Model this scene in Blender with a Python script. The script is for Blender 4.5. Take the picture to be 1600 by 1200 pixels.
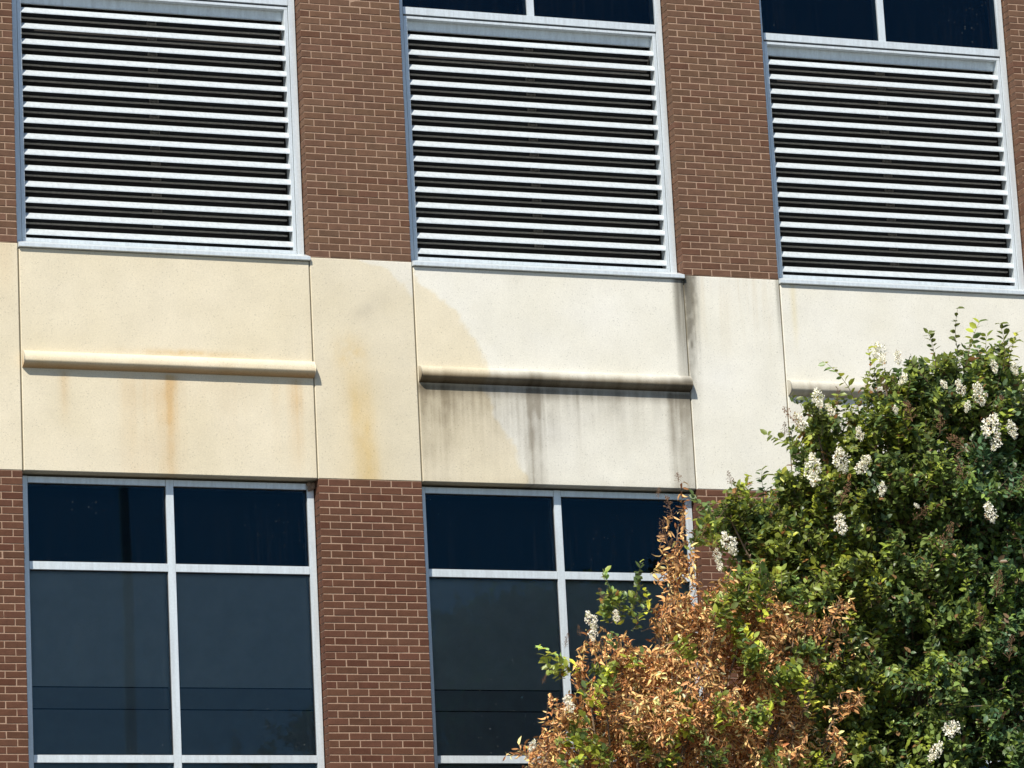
import bpy, math, random
import numpy as np
from mathutils import Vector, Matrix

random.seed(7)
rng = np.random.default_rng(11)
scene = bpy.context.scene
for o in list(bpy.data.objects):
    bpy.data.objects.remove(o)
COL = scene.collection
Z0 = 9.25            # height of the facade's reference course above the ground

# ------------------------------------------------------------------ camera
CAM = Vector((-11.1887, -34.0287, -7.6562 + Z0))
YAW, PITCH, ROLL, FPX = 0.368867, 0.233939, -0.052038, 6181.96
fw = Vector((math.sin(YAW) * math.cos(PITCH), math.cos(YAW) * math.cos(PITCH), math.sin(PITCH)))
rt0 = Vector((math.cos(YAW), -math.sin(YAW), 0)); up0 = rt0.cross(fw)
rt = rt0 * math.cos(ROLL) + up0 * math.sin(ROLL)
upv = -rt0 * math.sin(ROLL) + up0 * math.cos(ROLL)
cd = bpy.data.cameras.new('camera'); cam = bpy.data.objects.new('camera', cd); COL.objects.link(cam)
M = Matrix((rt, upv, -fw)).transposed().to_4x4(); M.translation = CAM
cam.matrix_world = M
cd.sensor_width = 36.0; cd.lens = FPX / 1600 * 36.0; cd.clip_start = 0.1; cd.clip_end = 3000
scene.camera = cam

# ------------------------------------------------------------------ light
SA, SB = 0.88, 1.37           # sideways and downward run of the sun's rays per metre into the facade
ray = Vector((SA, 1.0, -SB)).normalized()
elev = math.asin(-ray.z); azim = math.atan2(-ray.x, -ray.y)
world = bpy.data.worlds.new('World'); scene.world = world; world.use_nodes = True
wn = world.node_tree.nodes; wl_ = world.node_tree.links; wn.clear()
sky = wn.new('ShaderNodeTexSky'); sky.sky_type = 'NISHITA'; sky.sun_disc = False
sky.sun_elevation = elev; sky.sun_rotation = azim % (2 * math.pi)
sky.air_density = 1.0; sky.dust_density = 0.3; sky.ozone_density = 2.5
bgn = wn.new('ShaderNodeBackground'); bgn.inputs['Strength'].default_value = 0.088
won = wn.new('ShaderNodeOutputWorld')
wl_.new(sky.outputs[0], bgn.inputs[0]); wl_.new(bgn.outputs[0], won.inputs[0])
sd = bpy.data.lights.new('sun', 'SUN'); sd.energy = 4.3; sd.angle = math.radians(0.53); sd.color = (1.0, 0.945, 0.85)
so = bpy.data.objects.new('sun', sd); COL.objects.link(so)
so.rotation_euler = ray.to_track_quat('-Z', 'Y').to_euler(); so.location = (-20, -40, 40)
vs = scene.view_settings
vs.view_transform = 'Standard'; vs.look = 'None'; vs.gamma = 1.0; vs.exposure = 0.58; vs.use_curve_mapping = False

# ------------------------------------------------------------------ helpers
class MB:
    def __init__(s): s.v = []; s.f = []; s.c = []
    def face(s, pts):
        n = len(s.v); s.v += [tuple(p) for p in pts]; s.f.append(tuple(range(n, n + len(pts))))
    def box(s, x0, x1, y0, y1, z0, z1):
        n = len(s.v)
        s.v += [(x0,y0,z0),(x1,y0,z0),(x1,y1,z0),(x0,y1,z0),(x0,y0,z1),(x1,y0,z1),(x1,y1,z1),(x0,y1,z1)]
        for q in ((0,1,5,4),(1,2,6,5),(2,3,7,6),(3,0,4,7),(4,5,6,7),(3,2,1,0)): s.f.append(tuple(n + i for i in q))
        return s
    def bevbox(s, x0, x1, y0, y1, z0, z1, b=0.003):
        """box whose front (low y) edges are chamfered"""
        n = len(s.v)
        s.v += [(x0+b,y0,z0+b),(x1-b,y0,z0+b),(x1-b,y0,z1-b),(x0+b,y0,z1-b),
                (x0,y0+b,z0),(x1,y0+b,z0),(x1,y0+b,z1),(x0,y0+b,z1),
                (x0,y1,z0),(x1,y1,z0),(x1,y1,z1),(x0,y1,z1)]
        F = [(0,1,2,3),(0,4,5,1),(1,5,6,2),(2,6,7,3),(3,7,4,0),(4,8,9,5),(5,9,10,6),(6,10,11,7),(7,11,8,4),(8,11,10,9)]
        for q in F: s.f.append(tuple(n + i for i in q))
        return s
    def prism(s, prof, x0, x1):
        """(y,z) profile run along x"""
        n = len(s.v); k = len(prof)
        s.v += [(x0, y, z) for y, z in prof] + [(x1, y, z) for y, z in prof]
        for i in range(k):
            j = (i + 1) % k; s.f.append((n + i, n + k + i, n + k + j, n + j))
        s.f.append(tuple(n + i for i in range(k))); s.f.append(tuple(n + k + i for i in reversed(range(k))))
        return s
    def tube(s, pts, rad, sides=6):
        pts = [Vector(p) for p in pts]; n = len(s.v); m = len(pts)
        for i, p in enumerate(pts):
            d = (pts[min(i+1, m-1)] - pts[max(i-1, 0)]).normalized()
            a = d.cross(Vector((0.31, 0.9, 0.17))).normalized(); b = d.cross(a)
            for k in range(sides):
                t = 2 * math.pi * k / sides
                s.v.append(tuple(p + (a * math.cos(t) + b * math.sin(t)) * rad[i]))
        for i in range(m - 1):
            for k in range(sides):
                q = (k + 1) % sides
                s.f.append((n+i*sides+k, n+i*sides+q, n+(i+1)*sides+q, n+(i+1)*sides+k))
        s.f.append(tuple(n + k for k in reversed(range(sides)))); s.f.append(tuple(n + (m-1)*sides + k for k in range(sides)))
        return s
    def mesh(s, name, mat, tint=None):
        me = bpy.data.meshes.new(name); me.from_pydata(s.v, [], s.f); me.update()
        me.materials.append(mat)
        if tint is not None: set_tint(me, np.asarray(tint, dtype=np.float32))
        return me

def set_tint(me, arr):
    n = len(me.vertices)
    if arr.ndim == 1: arr = np.tile(arr, (n, 1))
    a4 = np.ones((n, 4), dtype=np.float32); a4[:, :3] = arr
    at = me.color_attributes.new('tint', 'FLOAT_COLOR', 'POINT'); at.data.foreach_set('color', a4.ravel())

def np_mesh(name, verts, tris, mat, tint=None, flat=False):
    verts = np.ascontiguousarray(verts, dtype=np.float32); tris = np.ascontiguousarray(tris, dtype=np.int32)
    me = bpy.data.meshes.new(name); nt = len(tris); k = tris.shape[1]
    me.vertices.add(len(verts)); me.vertices.foreach_set('co', verts.ravel())
    me.loops.add(nt * k); me.loops.foreach_set('vertex_index', tris.ravel())
    me.polygons.add(nt); me.polygons.foreach_set('loop_start', np.arange(0, nt * k, k, dtype=np.int32))
    me.polygons.foreach_set('loop_total', np.full(nt, k, dtype=np.int32))
    me.update(calc_edges=True); me.materials.append(mat)
    if flat: me.shade_flat()
    if tint is not None: set_tint(me, np.asarray(tint, dtype=np.float32))
    return me

WL = {}
def link(name, data, parent=None, loc=(0, 0, 0)):
    o = bpy.data.objects.new(name, data); COL.objects.link(o)
    loc = Vector(loc); WL[o] = loc
    o.parent = parent; o.location = loc - (WL[parent] if parent else Vector((0, 0, 0)))
    return o
def tag(o, label=None, cat=None, group=None, kind=None):
    if label: o['label'] = label
    if cat: o['category'] = cat
    if group: o['group'] = group
    if kind: o['kind'] = kind
    return o

def mat(name):
    m = bpy.data.materials.new(name); m.use_nodes = True
    nt = m.node_tree; b = nt.nodes['Principled BSDF']
    return m, nt, nt.nodes, nt.links, b
def noise(N, L, scale, detail=3, vec=None, rough=0.55):
    n = N.new('ShaderNodeTexNoise'); n.inputs['Scale'].default_value = scale
    n.inputs['Detail'].default_value = detail; n.inputs['Roughness'].default_value = rough
    if vec: L.new(vec, n.inputs['Vector'])
    return n
def ramp(N, L, src, stops):
    r = N.new('ShaderNodeValToRGB'); e = r.color_ramp.elements
    while len(e) < len(stops): e.new(0.5)
    for i, (p, c) in enumerate(stops):
        e[i].position = p; e[i].color = (c, c, c, 1) if not isinstance(c, tuple) else (*c, 1)
    L.new(src, r.inputs[0]); return r
def mul(N, L, a, b, fac=1.0):
    m = N.new('ShaderNodeMix'); m.data_type = 'RGBA'; m.blend_type = 'MULTIPLY'; m.inputs[0].default_value = fac
    L.new(a, m.inputs[6]); L.new(b, m.inputs[7]); return m.outputs[2]
def geo(N): return N.new('ShaderNodeNewGeometry').outputs['Position']
def mapped(N, L, vec, scale):
    m = N.new('ShaderNodeMapping'); m.inputs['Scale'].default_value = scale; L.new(vec, m.inputs[0]); return m.outputs[0]
def bump(N, L, h, b, strength, dist):
    n = N.new('ShaderNodeBump'); n.inputs['Strength'].default_value = strength; n.inputs['Distance'].default_value = dist
    L.new(h, n.inputs['Height']); L.new(n.outputs[0], b.inputs['Normal'])

# ------------------------------------------------------------------ materials
def m_concrete():
    m, nt, N, L, b = mat('precast_concrete')
    a = N.new('ShaderNodeAttribute'); a.attribute_name = 'tint'; g = geo(N)
    n1 = noise(N, L, 70, 4, g, 0.7); r1 = ramp(N, L, n1.outputs[0], [(0.25, 0.86), (0.75, 1.1)])
    n2 = noise(N, L, 3.1, 4, g); r2 = ramp(N, L, n2.outputs[0], [(0.3, 0.95), (0.7, 1.04)])
    v = N.new('ShaderNodeTexVoronoi'); v.inputs['Scale'].default_value = 34; L.new(g, v.inputs['Vector'])
    n3 = noise(N, L, 9, 2, g)
    gate = N.new('ShaderNodeMath'); gate.operation = 'MULTIPLY_ADD'; gate.inputs[1].default_value = -0.34; gate.inputs[2].default_value = 0.29
    L.new(n3.outputs[0], gate.inputs[0])
    less = N.new('ShaderNodeMath'); less.operation = 'SUBTRACT'; L.new(v.outputs['Distance'], less.inputs[0]); L.new(gate.outputs[0], less.inputs[1])
    r3 = ramp(N, L, less.outputs[0], [(0.0, 0.80), (0.07, 1.0)])
    c = mul(N, L, a.outputs['Color'], r1.outputs[0]); c = mul(N, L, c, r2.outputs[0]); c = mul(N, L, c, r3.outputs[0])
    L.new(c, b.inputs['Base Color']); b.inputs['Roughness'].default_value = 0.9
    b.inputs['Specular IOR Level'].default_value = 0.2
    h = N.new('ShaderNodeMath'); h.operation = 'ADD'; L.new(n1.outputs[0], h.inputs[0]); L.new(r3.outputs[0], h.inputs[1])
    bump(N, L, h.outputs[0], b, 0.35, 0.004)
    return m
def m_brick():
    m, nt, N, L, b = mat('fired_brick')
    a = N.new('ShaderNodeAttribute'); a.attribute_name = 'tint'; g = geo(N)
    n1 = noise(N, L, 120, 4, g, 0.7); r1 = ramp(N, L, n1.outputs[0], [(0.25, 0.72), (0.75, 1.22)])
    n2 = noise(N, L, 14, 3, g); r2 = ramp(N, L, n2.outputs[0], [(0.3, 0.88), (0.7, 1.1)])
    n3 = noise(N, L, 0.9, 3, g); r3 = ramp(N, L, n3.outputs[0], [(0.3, (0.92, 0.9, 0.88)), (0.7, (1.07, 1.07, 1.08))])
    c = mul(N, L, a.outputs['Color'], r1.outputs[0]); c = mul(N, L, c, r2.outputs[0]); c = mul(N, L, c, r3.outputs[0])
    L.new(c, b.inputs['Base Color']); b.inputs['Roughness'].default_value = 0.88; b.inputs['Specular IOR Level'].default_value = 0.25
    bump(N, L, n1.outputs[0], b, 0.5, 0.003)
    return m
def m_plain(name, col, rough=0.8, ns=40, lo=0.85, hi=1.12, spec=0.3, bmp=0.0, metal=0.0):
    m, nt, N, L, b = mat(name); g = geo(N)
    n1 = noise(N, L, ns, 4, g, 0.65); r1 = ramp(N, L, n1.outputs[0], [(0.3, tuple(c * lo for c in col)), (0.7, tuple(min(1, c * hi) for c in col))])
    L.new(r1.outputs[0], b.inputs['Base Color']); b.inputs['Roughness'].default_value = rough
    b.inputs['Specular IOR Level'].default_value = spec; b.inputs['Metallic'].default_value = metal
    if bmp: bump(N, L, n1.outputs[0], b, bmp, 0.004)
    return m
def m_alu():
    m, nt, N, L, b = mat('weathered_aluminium'); g = geo(N)
    st = noise(N, L, 1.0, 4, mapped(N, L, g, (26, 26, 2.2)), 0.65)
    r1 = ramp(N, L, st.outputs[0], [(0.28, (0.54, 0.575, 0.585)), (0.6, (0.645, 0.695, 0.715))])
    sp = noise(N, L, 55, 3, g); r2 = ramp(N, L, sp.outputs[0], [(0.3, 0.93), (0.65, 1.03)])
    c = mul(N, L, r1.outputs[0], r2.outputs[0]); L.new(c, b.inputs['Base Color'])
    b.inputs['Metallic'].default_value = 0.25; b.inputs['Roughness'].default_value = 0.36; b.inputs['Specular IOR Level'].default_value = 0.6
    return m
def m_glass():
    m, nt, N, L, b = mat('tinted_glass'); N.remove(b); out = N['Material Output']; g = geo(N)
    tr = N.new('ShaderNodeBsdfTransparent'); tr.inputs[0].default_value = (0.80, 0.83, 0.84, 1)
    gl = N.new('ShaderNodeBsdfGlossy'); gl.inputs['Color'].default_value = (0.07, 0.21, 0.33, 1); gl.inputs['Roughness'].default_value = 0.012
    wav = noise(N, L, 0.9, 1, g); bn = N.new('ShaderNodeBump'); bn.inputs['Strength'].default_value = 0.035; bn.inputs['Distance'].default_value = 0.02
    L.new(wav.outputs[0], bn.inputs['Height']); L.new(bn.outputs[0], gl.inputs['Normal'])
    fr = N.new('ShaderNodeFresnel'); fr.inputs['IOR'].default_value = 1.5
    mx = N.new('ShaderNodeMixShader'); L.new(fr.outputs[0], mx.inputs[0]); L.new(tr.outputs[0], mx.inputs[1]); L.new(gl.outputs[0], mx.inputs[2])
    # dried droplets and run marks
    df = N.new('ShaderNodeBsdfDiffuse'); df.inputs[0].default_value = (0.55, 0.55, 0.52, 1)
    v = N.new('ShaderNodeTexVoronoi'); v.inputs['Scale'].default_value = 27; L.new(g, v.inputs['Vector'])
    d1 = ramp(N, L, v.outputs['Distance'], [(0.06, 1.0), (0.12, 0.0)])
    sepc = N.new('ShaderNodeSeparateColor'); L.new(v.outputs['Color'], sepc.inputs[0])
    d2 = ramp(N, L, sepc.outputs[0], [(0.5, 0.0), (0.95, 0.5)])
    n4 = noise(N, L, 1.6, 2, g); d3 = ramp(N, L, n4.outputs[0], [(0.46, 0.0), (0.62, 1.0)])
    q = mul(N, L, d1.outputs[0], d2.outputs[0]); q = mul(N, L, q, d3.outputs[0])
    st = noise(N, L, 1.0, 3, mapped(N, L, g, (38, 38, 1.1)), 0.7); d4 = ramp(N, L, st.outputs[0], [(0.5, 0.0), (0.85, 0.010)])
    ad = N.new('ShaderNodeMix'); ad.data_type = 'RGBA'; ad.blend_type = 'ADD'; ad.inputs[0].default_value = 1
    L.new(q, ad.inputs[6]); L.new(d4.outputs[0], ad.inputs[7])
    m2 = N.new('ShaderNodeMixShader'); L.new(ad.outputs[2], m2.inputs[0]); L.new(mx.outputs[0], m2.inputs[1]); L.new(df.outputs[0], m2.inputs[2])
    L.new(m2.outputs[0], out.inputs[0])
    return m
def m_leaf(name, trans, gloss=0.35, spec=0.4):
    m, nt, N, L, b = mat(name); out = N['Material Output']
    a = N.new('ShaderNodeAttribute'); a.attribute_name = 'tint'
    L.new(a.outputs['Color'], b.inputs['Base Color']); b.inputs['Roughness'].default_value = gloss; b.inputs['Specular IOR Level'].default_value = spec
    tl = N.new('ShaderNodeBsdfTranslucent'); hs = N.new('ShaderNodeHueSaturation'); hs.inputs['Value'].default_value = 1.5; hs.inputs['Hue'].default_value = 0.485
    L.new(a.outputs['Color'], hs.inputs['Color']); L.new(hs.outputs[0], tl.inputs[0])
    mx = N.new('ShaderNodeMixShader'); mx.inputs[0].default_value = trans
    L.new(b.outputs[0], mx.inputs[1]); L.new(tl.outputs[0], mx.inputs[2]); L.new(mx.outputs[0], out.inputs[0])
    return m
def m_ground():
    m, nt, N, L, b = mat('worn_asphalt'); g = geo(N)
    n1 = noise(N, L, 30, 5, g, 0.75); n2 = noise(N, L, 0.35, 3, g)
    r1 = ramp(N, L, n1.outputs[0], [(0.3, (0.065, 0.062, 0.058)), (0.7, (0.125, 0.118, 0.108))])
    r2 = ramp(N, L, n2.outputs[0], [(0.3, 0.8), (0.7, 1.15)])
    L.new(mul(N, L, r1.outputs[0], r2.outputs[0]), b.inputs['Base Color']); b.inputs['Roughness'].default_value = 0.95
    bump(N, L, n1.outputs[0], b, 0.5, 0.01)
    return m

CONC = m_concrete(); BRICK = m_brick(); ALU = m_alu(); GLASS = m_glass()
MORTAR = m_plain('mortar', (0.345, 0.235, 0.168), 0.95, 60, 0.8, 1.15, 0.1, 0.3)
SEAL = m_plain('joint_sealant', (0.20, 0.17, 0.11), 0.8, 30)
DARK = m_plain('dark_void_lining', (0.028, 0.026, 0.024), 0.9, 12)
RAIL = m_plain('dark_bronze_metal', (0.36, 0.335, 0.30), 0.55, 30, 0.8, 1.2)
GASKET = m_plain('black_gasket', (0.012, 0.012, 0.013), 0.7, 30)
SHADE1 = m_plain('shade_fabric', (0.46, 0.49, 0.47), 0.9, 5, 0.92, 1.06)
SHADE2 = m_plain('shade_fabric_dense', (0.27, 0.30, 0.305), 0.9, 5, 0.92, 1.06)
INNER = m_plain('unlit_interior', (0.002, 0.0025, 0.003), 0.9, 4)  # near-black colour stands in for the darkness of the rooms inside
BARK = m_plain('bark', (0.20, 0.145, 0.10), 0.8, 18, 0.6, 1.3, 0.2, 0.5)
TWIG = m_plain('twig_bark', (0.13, 0.085, 0.055), 0.8, 40, 0.7, 1.3)
GREENLEAF = m_leaf('green_leaf', 0.33, 0.40, 0.45)
DRYLEAF = m_leaf('dry_leaf', 0.15, 0.65, 0.15)
PETAL = m_leaf("crinkled_petal", 0.32, 0.7, 0.1)
SEEDM = m_plain('seed_capsule', (0.15, 0.08, 0.04), 0.6, 60, 0.6, 1.4)
POLEM = m_plain('galvanised_pole', (0.68, 0.66, 0.62), 0.5, 12, 0.85, 1.1)
NESTM = m_plain('dried_mud', (0.23, 0.16, 0.11), 0.95, 90, 0.6, 1.3, 0.1, 0.8)

# ------------------------------------------------------------------ ground
gmb = MB(); gmb.face([(-900, -900, 0), (900, -900, 0), (900, 900, 0), (-900, 900, 0)])
tag(link('ground', gmb.mesh('ground', m_ground())), 'worn grey asphalt ground at the foot of the brick building', 'ground', kind='structure')

# ------------------------------------------------------------------ building
P = 3.80656; PW = 1.011; C_ = 0.2032 / 3; ZB, ZT = 0.068, 2.1956
BAYS = range(-1, 4)
XMIN, XMAX = -1 * P - 2.80 - 1.02, 3 * P + 1.02
building = link('office_building', None)
tag(building, 'brown brick office building with pale concrete band, metal louvers and dark windows', 'building')

core = MB()
core.box(XMIN, XMAX, 0.46, 9.0, 0.0, Z0 + 9.2)
link('core_wall', core.mesh('core_wall', INNER), building)
base = MB(); base.box(XMIN, XMAX, 0.02, 0.455, 0.0, Z0 - 6.0)
link('base_wall', base.mesh('base_wall', m_plain('base_concrete', (0.55, 0.49, 0.38), 0.9, 8, bmp=0.3)), building)

# --- value noise for the weathering on the concrete
def vnoise(x, y, seed):
    r = np.random.default_rng(seed); G = r.random((64, 64))
    x = np.asarray(x, dtype=float); y = np.asarray(y, dtype=float)
    xi = np.floor(x).astype(int); yi = np.floor(y).astype(int); fx = x - xi; fy = y - yi
    fx = fx * fx * (3 - 2 * fx); fy = fy * fy * (3 - 2 * fy)
    g = lambda i, j: G[i % 64, j % 64]
    return (g(xi, yi) * (1 - fx) + g(xi + 1, yi) * fx) * (1 - fy) + (g(xi, yi + 1) * (1 - fx) + g(xi + 1, yi + 1) * fx) * fy
def fbm(x, y, seed, o=4):
    s = 0; a = 0.5; t = 0
    for k in range(o):
        s = s + a * vnoise(x * 2 ** k, y * 2 ** k, seed + k); t += a; a *= 0.55
    return s / t
def ss(a, b, x):
    t = np.clip((x - a) / (b - a), 0, 1); return t * t * (3 - 2 * t)
def bell(x, c, w): return np.exp(-((x - c) / w) ** 2)
C_WARM = np.array([0.640, 0.572, 0.430]); C_CLEAN = np.array([0.665, 0.640, 0.560])
def weather(X, Z, on_nose=False):
    """true surface colour of the concrete: washed and unwashed areas, rust and mildew runs"""
    X = np.asarray(X, float); Z = np.asarray(Z, float)
    wob = (fbm(X * 7, Z * 7, 3) - 0.5) * 0.16 + (fbm(X * 30, Z * 30, 8, 2) - 0.5) * 0.05
    xb_bay = np.interp(Z, [0.0, 0.08, 0.48, 0.72, 0.95, 1.2, 1.49, 1.72, 1.88, 2.0, 2.2], [2.12, 2.09, 1.94, 1.79, 1.68, 1.70, 1.59, 1.43, 1.23, 1.05, 0.95])
    xb_pier = np.interp(Z, [1.70, 1.86, 1.99, 2.12, 2.19], [1.25, 1.02, 0.89, 0.73, 0.48])
    xb = np.where(X < 1.02, xb_pier, xb_bay)
    clean = ss(-0.035, 0.035, X - xb + wob)
    clean = np.where(X < 1.02, clean * 0.75, clean)
    c = C_WARM[None, :] * (1 - clean[:, None]) + C_CLEAN[None, :] * clean[:, None]
    # slow mottling
    mot = fbm(X * 1.7, Z * 1.7, 21) - 0.5
    c = c * (1 + mot[:, None] * np.array([0.10, 0.12, 0.20]))
    # panel to panel difference
    c = c * np.where(X < 0, 1.0, np.where(X < 1.02, 0.955, 1.0))[:, None]
    col_n = fbm(X * 22, Z * 0.7, 31); col_n2 = fbm(X * 60, Z * 1.5, 41, 3)
    def stain(amount, rgb):
        nonlocal c
        a = np.clip(amount, 0, 1)[:, None]; c = c * (1 - a + a * np.array(rgb)[None, :])
    below = ss(1.03, 0.98, Z)
    # rust below the moulding of the first bay
    d = np.clip((1.0 - Z) / 0.95, 0, 1)
    b0 = (X < -0.01) & (X > -2.79)
    run = bell(X, -1.385 - 0.02 * d, 0.055) * (1 - 0.55 * d) * 1.0 + bell(X, -1.45, 0.16) * 0.55 * (1 - 0.4 * d) + bell(X, -1.75, 0.12) * 0.38 * (1 - 0.3 * d)
    run += bell(X, -0.19, 0.075) * 0.8 * (1 - d) ** 0.8 + bell(X, -0.38, 0.05) * 0.3 * (1 - d) ** 1.5 + bell(X, -2.39, 0.05) * 0.55 * np.clip(1 - 1.7 * d, 0, 1) + bell(X, -0.9, 0.3) * 0.18 * (1 - d)
    stain(run * below * b0 * (0.15 + 0.9 * col_n + 0.45 * col_n2) * (0.45 + 1.0 * fbm(X * 8, Z * 5, 53)), (0.86, 0.68, 0.48))
    stain(bell(Z, 1.215, 0.035) * bell(X, -1.25, 0.5) * b0 * (fbm(X * 12, Z * 12, 51) * 1.3) * (not on_nose), (0.86, 0.72, 0.52))
    stain(bell(X, -0.02, 0.05) * ss(2.2, 1.2, Z) * b0 * 0.2, (0.8, 0.72, 0.6))
    stain(ss(1.35, 2.2, Z) * bell(X, -2.92, 0.13) * 0.45, (0.88, 0.76, 0.6))
    # pier panel: ochre run and a grey scuff
    p2 = (X > 0) & (X < 1.02)
    och = np.exp(-((X - 0.45 + 0.06 * (Z - 0.7)) / 0.125) ** 4) * ss(1.16, 0.85, Z) * (0.25 + 1.2 * fbm(X * 6, Z * 2.2, 61)) * (0.55 + 0.7 * fbm(X * 18, Z * 9, 67)) * 0.72
    och += np.exp(-((X - 0.36) / 0.16) ** 2 - ((Z - 1.28) / 0.16) ** 2) * fbm(X * 14, Z * 14, 63) * 1.1
    och += np.exp(-((X - 0.40) / 0.24) ** 2) * ss(1.3, 1.0, Z) * 0.28
    stain(och * p2, (0.95, 0.82, 0.58))
    stain(np.exp(-(((X - 0.58) * 0.6 - (Z - 1.74) * 0.8) / 0.085) ** 2 - (((X - 0.58) * 0.8 + (Z - 1.74) * 0.6) / 0.26) ** 2) * p2 * fbm(X * 9, Z * 9, 65) * 0.75, (0.74, 0.74, 0.76))
    stain(ss(0.2, 0.95, X) * ss(2.2, 0.6, Z) * p2 * 0.16, (0.8, 0.82, 0.86))
    # mildew below the moulding of the second bay
    b1 = (X > 1.02) & (X < 3.8)
    d = np.clip((1.0 - Z) / 0.95, 0, 1)
    grime = bell(X, 1.15, 0.22) * 0.95 * (1 - 0.72 * d) + bell(X, 1.6, 0.35) * 0.62 * (1 - 0.9 * d) + bell(X, 2.17, 0.10) * 0.8 * (1 - 0.35 * d) + bell(X, 2.17, 0.3) * 0.5 * (1 - 0.8 * d)
    grime += ss(3.50, 3.60, X - 0.02 * d) * (1.05 - 0.4 * d) + bell(X, 2.9, 0.5) * 0.45 * (1 - d) ** 2 + bell(X, 2.6, 0.05) * 0.25 * (1 - d) + 0.35 * (1 - d) ** 3
    grime = grime * below * b1 * (0.10 + 0.75 * col_n + 0.55 * col_n2) * (0.55 + 0.9 * fbm(X * 9, Z * 6, 77))
    stain(grime, np.array([0.40, 0.375, 0.34]))
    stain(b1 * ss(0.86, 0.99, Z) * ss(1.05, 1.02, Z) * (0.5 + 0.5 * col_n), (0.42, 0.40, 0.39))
    stain(b1 * ss(0.16, 0.07, Z) * fbm(X * 7, Z * 3, 75) * 0.5, (0.7, 0.67, 0.62))
    # black run down the joint by the corner of the second sill
    jl = ss(3.655, 3.735, X + (col_n - 0.5) * 0.05) * (X < 3.803)
    jr = ss(4.01, 3.87, X + (col_n - 0.5) * 0.14 + 0.03 * (2.2 - Z)) * (X >= 3.803) * (0.55 + 0.9 * fbm(X * 40, Z * 14, 83, 2))
    top = ss(1.15, 2.0, Z)
    stain((jl * (0.55 + 0.45 * top) * (Z > 1.1) * (0.6 + 0.6 * col_n2) + jr * (0.14 + 0.86 * ss(0.7, 2.05, Z)) * ss(0.3, 1.0, Z) * (0.8 + 0.9 * col_n2)) * 1.0, (0.30, 0.29, 0.27))
    stain(np.exp(-((X - 3.80) / 0.05) ** 2) * ss(1.85, 2.15, Z) * 0.9, (0.15, 0.15, 0.15))
    # pale brown streaks at the head of the third pier panel
    p3 = (X > 3.81) & (X < 4.815)
    stain(p3 * ss(1.2, 2.2, Z) * ss(0.42, 0.75, col_n) * 0.42, (0.82, 0.74, 0.62))
    stain(p3 * bell(X, 4.80, 0.02) * ss(1.3, 2.15, Z) * 0.8, (0.4, 0.4, 0.38))
    stain(bell(X, 4.965, 0.03) * ss(1.35, 1.9, Z) * 0.45, (0.92, 0.82, 0.55))
    # sandy grain and tiny pits
    gr = vnoise(X * 75, Z * 75, 91) - 0.5
    c = c * (1 + 0.05 * gr[:, None])
    if on_nose:
        s1 = np.clip(ss(1.12, 1.04, Z) * 0.9, 0, 1) * (X < 0)
        stain(bell(Z, 1.03, 0.025) * (X < 0) * 0.75, (0.62, 0.42, 0.25))
        stain(ss(1.16, 1.05, Z) * (X < 0) * fbm(X * 8, Z * 8, 99) * 0.45, (0.85, 0.68, 0.45))
        m2 = (X > 1.02)
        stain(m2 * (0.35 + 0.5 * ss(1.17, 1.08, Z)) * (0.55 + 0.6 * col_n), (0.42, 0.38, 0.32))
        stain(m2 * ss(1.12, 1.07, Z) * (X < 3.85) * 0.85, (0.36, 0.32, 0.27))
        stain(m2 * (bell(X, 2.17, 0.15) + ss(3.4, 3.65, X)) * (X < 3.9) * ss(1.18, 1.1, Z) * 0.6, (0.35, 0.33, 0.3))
    return np.clip(c, 0.02, 0.9)

def panel_mesh(x0, x1, z0, z1, b=0.006, step=0.0135):
    nx = max(2, int((x1 - x0) / step)); nz = max(2, int((z1 - z0) / step))
    xs = np.linspace(x0 + b, x1 - b, nx + 1); zs = np.linspace(z0 + b, z1 - b, nz + 1)
    XX, ZZ = np.meshgrid(xs, zs, indexing='ij')
    V = [np.stack([XX.ravel(), np.zeros(XX.size), ZZ.ravel()], 1)]
    idx = np.arange(XX.size).reshape(XX.shape); n = XX.size
    F = [np.stack([idx[:-1, :-1].ravel(), idx[1:, :-1].ravel(), idx[1:, 1:].ravel(), idx[:-1, 1:].ravel()], 1)]
    ring = np.concatenate([idx[:, 0], idx[-1, 1:], idx[-2::-1, -1], idx[0, -2:0:-1]])
    rx = XX.ravel()[ring]; rz = ZZ.ravel()[ring]
    ox = np.where(rx <= x0 + b + 1e-6, x0, np.where(rx >= x1 - b - 1e-6, x1, rx)); oz = np.where(rz <= z0 + b + 1e-6, z0, np.where(rz >= z1 - b - 1e-6, z1, rz))
    m = len(ring)
    V.append(np.stack([ox, np.full(m, b), oz], 1)); V.append(np.stack([ox, np.full(m, 0.30), oz], 1))
    k = np.arange(m); k2 = (k + 1) % m
    F.append(np.stack([ring, n + k, n + k2, ring[k2]], 1)); F.append(np.stack([n + k, n + m + k, n + m + k2, n + k2], 1))
    V = np.concatenate(V); F = np.concatenate(F)
    col = weather(V[:, 0], V[:, 2]); V[:, 2] += Z0
    return np_mesh('concrete_panel', V, F, CONC, col, True)

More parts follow.
